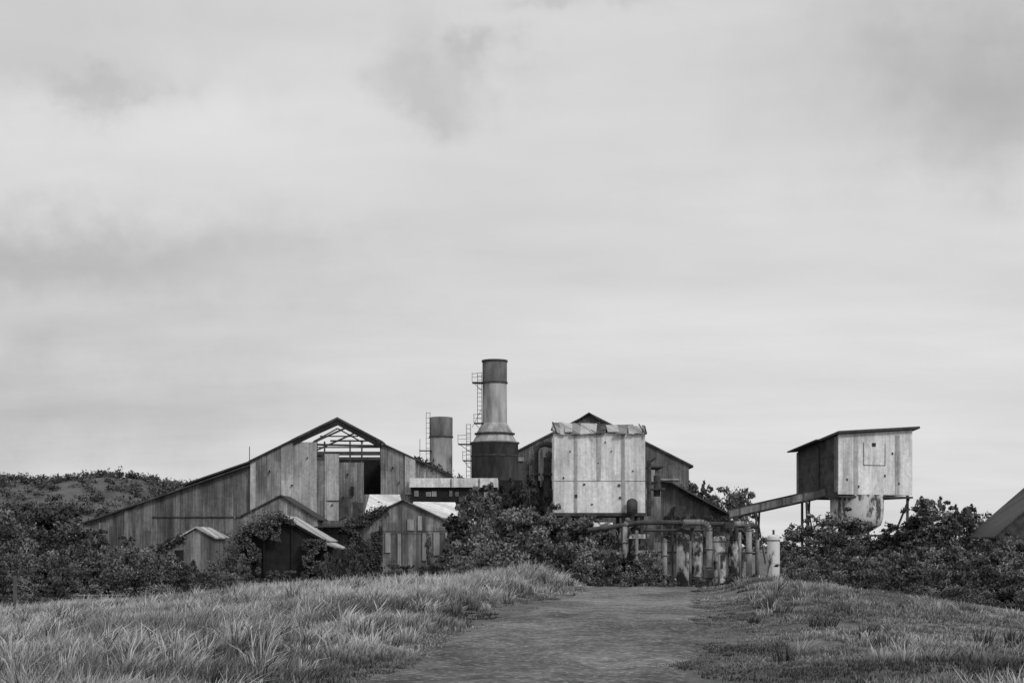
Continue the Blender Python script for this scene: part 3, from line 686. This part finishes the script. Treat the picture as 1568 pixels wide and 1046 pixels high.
m.pipe([P(1057, 900, d+1), P(1057, 828, d+1)], .1); m.pipe([P(1133, 890, d), P(1133, 815, d)], .1); m.pipe([P(1101, 900, d-.6), P(1101, 848, d-.6), P(1110, 842, d-.6)], .09)
m.pipe([P(975, 900, d+2), P(975, 812, d+2)], .12); m.pipe([P(1160, 900, d+1.4), P(1160, 826, d+1.4)], .13)
for b, e, r in ((1086, 840, .30), (1086, 868, .30), (1147, 845, .28), (1018, 850, .22), (957, 830, .23), (1018, 880, .22)):
    c = P(b, e, d+(1 if b == 1147 else 2 if b == 957 else 0)); m.cyl((c[0], c[1], c[2]-.05), (c[0], c[1], c[2]+.05), r, r, 16)
m.obj('vertical_pipes', STEEL, pw, True)
m = M()
m.cyl(P(908, 806, d+5), P(938, 806, d+5), .3, .3, 16); m.box(X(972, d), X(1004, d), d+4.4, d+5, Z(824, d), Z(817, d)); m.box(X(985, d), X(1012, d), d+4.4, d+5, Z(848, d), Z(843, d)); m.obj('pale_vessels', HOPM, pw)
m = M()
m.pipe([P(900, 812, d+4), P(940, 806, d+4), P(985, 800, d+4), P(1040, 800, d+4)], .18); m.pipe([P(1040, 800, d+4), P(1110, 803, d+3), P(1160, 806, d+3)], .18)
m.pipe([P(985, 812, d+3), P(1078, 812, d+3)], .1); m.pipe([P(1060, 797, d+2), P(1060, 830, d+2)], .14)
m.pipe([P(1100, 806, d+3), P(1100, 818, d+3)], .16); m.pipe([P(1127, 790, d+3), P(1127, 826, d+3)], .16); m.pipe([P(1040, 808, d+2), P(1062, 820, d+2)], .1)
for b in (990, 1030, 1075, 1120, 1158): m.beam(P(b, 930, d+4), P(b, 802, d+4), .14)
m.box(X(1052, d), X(1070, d), d+1.5, d+2.5, Z(808, d), Z(797, d)); m.box(X(1118, d), X(1136, d), d+2, d+3, Z(808, d), Z(799, d))
m.beam(P(985, 885, d+3), P(1200, 885, d+3), .2); m.beam(P(985, 845, d+4.2), P(1160, 848, d+4.2), .14)
m.box(X(1076, d), X(1092, d), d-.5, d-.26, Z(884, d), Z(872, d))
m.obj('horizontal_pipes_and_rack', DARK, pw)
def tank(b0, b1, e0, d, mat=TANKM):
    t_ = empty('storage_tank'); r = px2m((b1-b0)/2, d); cx = X((b0+b1)/2, d); zt = Z(e0, d)
    M().rev(cx, d, [(r, -2.3), (r, zt-.15), (r*.97, zt-.05), (r*.8, zt+.03), (r*.3, zt+.07), (.01, zt+.08)], 28).obj('shell', mat, t_, True)
    m = M()
    for f_ in (0.2, .97): z = -2.3+(zt+2.1)*f_; m.rev(cx, d, [(r, z-.03), (r+.03, z-.03), (r+.03, z+.03), (r, z+.03)], 28)
    m.cyl((cx, d, zt+.05), (cx, d, zt+.4), .08, .08, 10); m.box(cx-r*.5, cx+r*.5, d-r-.05, d-r+.3, -2.3, -1.0); m.obj('hoops_and_fittings', DARK, t_)
tank(1036, 1056, 819, 102.5); tank(1058, 1076, 818, 103.6); tank(1092, 1112, 822, 102.5); tank(1114, 1132, 820, 103.6); tank(1175, 1194, 820, 99.0, HOPM)
pb = empty('pump_plinth')
m = M(); m.box(X(1045, 60), X(1066, 60), 60, 60.6, gz(8, 60)-.2, Z(899.5, 60)); m.obj('block', CONC, pb)
m = M(); m.cyl((X(1055, 60), 60.3, Z(900, 60)), (X(1055, 60), 60.3, Z(898, 60)), .08, .08, 10); m.obj('bolt', DARK, pb)

# ------------------------------------------------------------------ fence, posts, trough
fn = empty('rail_fence'); d = 68.0; m = M()
for b in (118, 136, 154, 172, 190):
    x = X(b, d); m.box(x-.05, x+.05, d-.05, d+.05, gz(x, d)-.3, Z(908, d))
m.obj('posts', WOOD, fn)
m = M()
for e_ in (911, 918, 925): m.box(X(112, d), X(194, d), d-.09, d-.052, Z(e_+1, d), Z(e_-1, d))
m.obj('rails', MID, fn)
tr = empty('concrete_trough'); d = 56.; x = X(126, d); g = gz(x, d)+.3
m = M(); m.box(x-.7, x+.7, d, d+.1, g-.8, g+.17).box(x-.7, x+.7, d+.5, d+.6, g-.8, g+.17).box(x-.7, x-.6, d+.1, d+.5, g-.8, g+.17).box(x+.6, x+.7, d+.1, d+.5, g-.8, g+.17).box(x-.6, x+.6, d+.1, d+.5, g-.8, g-.0)
m.obj('basin', CONC, tr)
def post(b, d, e0, w_=.06):
    p_ = empty('fence_post'); x = X(b, d); m = M(); m.box(x-w_, x+w_, d-w_, d+w_, gz(x, d)-.3, Z(e0, d)); m.obj('stake', WOOD, p_)
    m = M(); m.prism([(x-w_, Z(e0, d)), (x+w_, Z(e0, d)), (x, Z(e0, d)+w_*.6)], d-w_, d+w_); m.obj('weathered_top', WOOD, p_)
post(23, 55, 882, .05); post(1393, 18.5, 1022, .03); post(1400, 18.7, 1024, .03)

# ------------------------------------------------------------------ vegetation
for b, e, d in [(15, 782, 116), (60, 776, 121), (105, 796, 117), (150, 813, 112), (195, 822, 110), (238, 836, 106), (-40, 785, 118), (-100, 775, 120), (30, 800, 104), (85, 812, 102),
                (545, 800, 119), (716, 762, 111), (745, 748, 117), (768, 778, 103), (822, 778, 106), (738, 796, 98), (872, 792, 106), (905, 800, 108), (706, 790, 108),
                (1212, 806, 114), (1243, 796, 119), (1272, 780, 117), (1296, 815, 104), (1340, 820, 110), (1380, 804, 108), (1408, 780, 113), (1430, 770, 120), (1468, 778, 118),
                (1064, 740, 186), (1088, 748, 190), (1112, 750, 184), (1130, 760, 178), (655, 708, 161), (640, 712, 164), (1520, 826, 98), (1560, 818, 96), (1640, 800, 98), (1450, 795, 112), (1395, 795, 116)]:
    plant('t', X(b, d), d, Z(e, d), wide=.92)
for b, e, d in [(800, 736, 121), (760, 744, 122), (724, 754, 116), (1424, 764, 121), (1478, 776, 114), (50, 772, 125), (842, 774, 110)]:
    plant('t', X(b, d), d, Z(e, d), wide=.6, lib=[TREES[1], TREES[3], TREES[4]])
for b, e, d, wv in [(657, 818, 112, .28), (560, 850, 112, .4), (536, 835, 110, .45), (345, 850, 110, .6), (368, 850, 114, .5), (500, 862, 110, .45), (516, 858, 108, .45), (280, 862, 112, .6), (940, 818, 108, .8), (910, 838, 104, .8), (985, 838, 112, .7), (355, 828, 117, .4), (505, 848, 117, .35), (600, 858, 111, .3)]:
    plant('b', X(b, d), d, Z(e, d), wide=wv)
thk = empty('shrub_thicket')
cx_ = [-200, 0, 100, 200, 300, 370, 400, 480, 520, 560, 600, 680, 705, 730, 840, 900, 960, 1000, 1020, 1190, 1212, 1300, 1400, 1480, 1568, 1800]
ce_ = [855, 835, 838, 852, 866, 880, 897, 897, 880, 884, 888, 886, 860, 815, 825, 838, 850, 864, 893, 893, 858, 850, 842, 845, 840, 835]
for row, (da, db, off) in enumerate([(84, 90, 14), (93, 99, 2), (101, 106, 0)]):
    b = -200.0
    while b < 1800:
        d = random.uniform(da, db); e_ = np.interp(b, cx_, ce_)+off+random.choice([random.uniform(-14, 0), random.uniform(0, 14)])
        plant('b', X(b, d), d, float(Z(e_, d)), parent=thk, wide=.5 if 490 < b < 710 else .8)
        b += random.uniform(17, 33)
for i in range(80):
    b = random.choice([random.uniform(-150, 480), random.uniform(1300, 1750)]); d = random.uniform(72, 82)
    x = X(b, d); plant('b', x, d, gz(x, d)+random.uniform(0.7, 1.7), parent=thk)

def ivy(name, regions, base=0.085, extra=None):
    pts = []
    for (b0, b1, e0, e1, d, n) in regions:
        bb = rng.uniform(b0, b1, n); ee = rng.uniform(e0, e1, n); k = vnoise(bb, ee, 9) > 0.42
        bb = bb[k]; ee = ee[k]; y = d-rng.uniform(0.05, 0.55, len(bb))
        pts.append(np.stack([(bb-784)*d/F, y, EYE+(HY-ee)*d/F], 1))
    for (pa, pb_, spread, n) in (extra or []):
        t = rng.random(n)[:, None]; pts.append(np.array(pa)*(1-t)+np.array(pb_)*t+rng.normal(size=(n, 3))*spread)
    c = np.concatenate(pts); v, f, s = leaf_quads(c, 0.12, np.clip(base*rng.uniform(.5, 1.7, len(c)), .01, .3), 0.3)
    sc.collection.objects.link(bpy.data.objects.new(name, np_mesh(name, v, f, s, LEAF)))
ivy('ivy', [(536, 586, 798, 880, 114.8, 7500), (686, 702, 812, 880, 114.8, 2000), (590, 680, 866, 880, 114.7, 1500)], extra=[(P(540, 803, 115), P(590, 780, 115), .22, 1500), (P(540, 806, 115), P(540, 806, 121), .3, 1200)])
ivy('ivy', [(358, 400, 822, 890, 119.6, 5000), (464, 500, 826, 890, 119.6, 4500), (395, 470, 874, 900, 119.6, 2500), (375, 430, 800, 828, 119.5, 1500)], 0.07,
    extra=[(P(362, 826, 119.6), P(428, 790, 119.6), .2, 2200), (P(428, 790, 119.6), P(450, 802, 119.6), .12, 500), (P(365, 824, 120), P(420, 793, 128), .5, 2000)])
ivy('ivy', [(1298, 1330, 785, 815, 126.5, 900), (1015, 1118, 790, 830, 147.3, 5000), (815, 850, 750, 800, 134.5, 3500), (372, 400, 800, 830, 142.5, 1200)],
    extra=[(P(243, 842, 124.8), P(280, 822, 124.8), .2, 700), (P(1040, 748, 149), P(1118, 790, 149), .25, 1200), (P(690, 728, 150), P(640, 706, 150), .2, 700)])

# ------------------------------------------------------------------ world / sun
az = math.radians(142); el = math.radians(42)
sund = Vector((math.sin(az)*math.cos(el), math.cos(az)*math.cos(el), math.sin(el)))
wd_ = bpy.data.worlds.new('World'); sc.world = wd_; wd_.use_nodes = True
nt = wd_.node_tree; nt.nodes.clear()
class WN(NT):
    def __init__(s): s.t = nt; s.n = nt.nodes; s.l = nt.links
w_ = WN()
sky = w_.new('ShaderNodeTexSky', sky_type='NISHITA'); sky.sun_disc = False; sky.sun_elevation = el; sky.sun_rotation = az
bw = w_.new('ShaderNodeRGBToBW'); w_.link(sky.outputs[0], bw.inputs[0])
tc = w_.new('ShaderNodeTexCoord'); sp = w_.new('ShaderNodeSeparateXYZ'); w_.link(tc.outputs['Generated'], sp.inputs[0])
den = w_.math('ADD', w_.math('MAXIMUM', sp.outputs[2], 0.0), 0.13)
pv = w_.comb(w_.math('DIVIDE', sp.outputs[0], den), w_.math('DIVIDE', sp.outputs[1], den), 0.0)
mp = w_.new('ShaderNodeMapping'); mp.inputs['Scale'].default_value = (0.55, 1.0, 1); mp.inputs['Location'].default_value = (3.1, 7.7, 0); mp.inputs['Rotation'].default_value = (0, 0, .25); w_.link(pv, mp.inputs[0])
c1 = w_.noise(mp.outputs[0], 0.9, 5, 0.5); c2 = w_.noise(mp.outputs[0], 3.2, 5, 0.55)
val = w_.math('ADD', w_.maprange(c1, 0.3, 0.7, 6.4, 7.5), w_.maprange(c2, 0.3, 0.7, -0.3, 0.3))
nz = w_.new('ShaderNodeTexNoise'); nz.inputs['Scale'].default_value = 16; nz.inputs['Detail'].default_value = 5; nz.inputs['Roughness'].default_value = .6; w_.link(tc.outputs['Generated'], nz.inputs['Vector'])
vm = w_.new('ShaderNodeVectorMath', operation='MULTIPLY_ADD'); w_.link(nz.outputs['Color'], vm.inputs[0]); vm.inputs[1].default_value = (.16, .16, .10); vm.inputs[2].default_value = (-.08, -.08, -.05)
va = w_.new('ShaderNodeVectorMath', operation='ADD'); w_.link(vm.outputs[0], va.inputs[0]); w_.link(tc.outputs['Generated'], va.inputs[1])
for (b, e, rx, rz_, amp) in [(165, 128, 52, 20, -1.2), (620, 75, 50, 45, -.6), (690, 148, 60, 24, -1.2), (745, 92, 28, 16, -1.2), (630, 110, 60, 22, -.5), (40, 390, 330, 50, -1.9), (40, 640, 260, 65, -1.5), (1560, 150, 140, 60, -1.4),
                             (1400, 95, 260, 60, -.5), (880, 0, 70, 12, -1.2), (120, 560, 260, 60, -.6), (1100, 620, 700, 120, .3), (200, 280, 300, 90, .5), (1250, 260, 350, 40, -.4), (20, 30, 220, 90, -1.0), (1540, 10, 160, 70, -.8)]:
    c = Vector(((b-784)/F, 1, (HY-e)/F)).normalized()
    s1 = w_.new('ShaderNodeVectorMath', operation='SUBTRACT'); w_.link(va.outputs[0], s1.inputs[0]); s1.inputs[1].default_value = c
    s2 = w_.new('ShaderNodeVectorMath', operation='MULTIPLY'); w_.link(s1.outputs[0], s2.inputs[0]); s2.inputs[1].default_value = (F/rx*.7, 2.0, F/rz_*.7)
    s3 = w_.new('ShaderNodeVectorMath', operation='DOT_PRODUCT'); w_.link(s2.outputs[0], s3.inputs[0]); w_.link(s2.outputs[0], s3.inputs[1])
    g = w_.math('EXPONENT', w_.math('MULTIPLY', s3.outputs['Value'], -1.0))
    val = w_.math('MULTIPLY_ADD', g, amp, val)
tot = w_.math('ADD', w_.math('MULTIPLY', val, 0.95), w_.math('MULTIPLY', w_.math('MINIMUM', bw.outputs[0], 8.0), 0.05))
bg = w_.new('ShaderNodeBackground'); w_.link(w_.comb(tot, tot, tot), bg.inputs[0]); bg.inputs[1].default_value = 0.1
out = w_.new('ShaderNodeOutputWorld'); w_.link(bg.outputs[0], out.inputs[0])
su = bpy.data.lights.new('sun', 'SUN'); su.energy = 1.5; su.angle = math.radians(12); su.color = (1, 1, 1)
so = bpy.data.objects.new('sun', su); sc.collection.objects.link(so); so.rotation_euler = (-sund).to_track_quat('-Z', 'Y').to_euler()

cam = bpy.data.cameras.new('camera'); co = bpy.data.objects.new('camera', cam); sc.collection.objects.link(co)
cam.sensor_width = 36; cam.lens = 50.0; cam.clip_end = 20000; cam.clip_start = 0.1
cam.shift_y = (HY-523)/1568.0
co.location = (0, 0, EYE); co.rotation_euler = (math.radians(90), 0, 0)
sc.camera = co
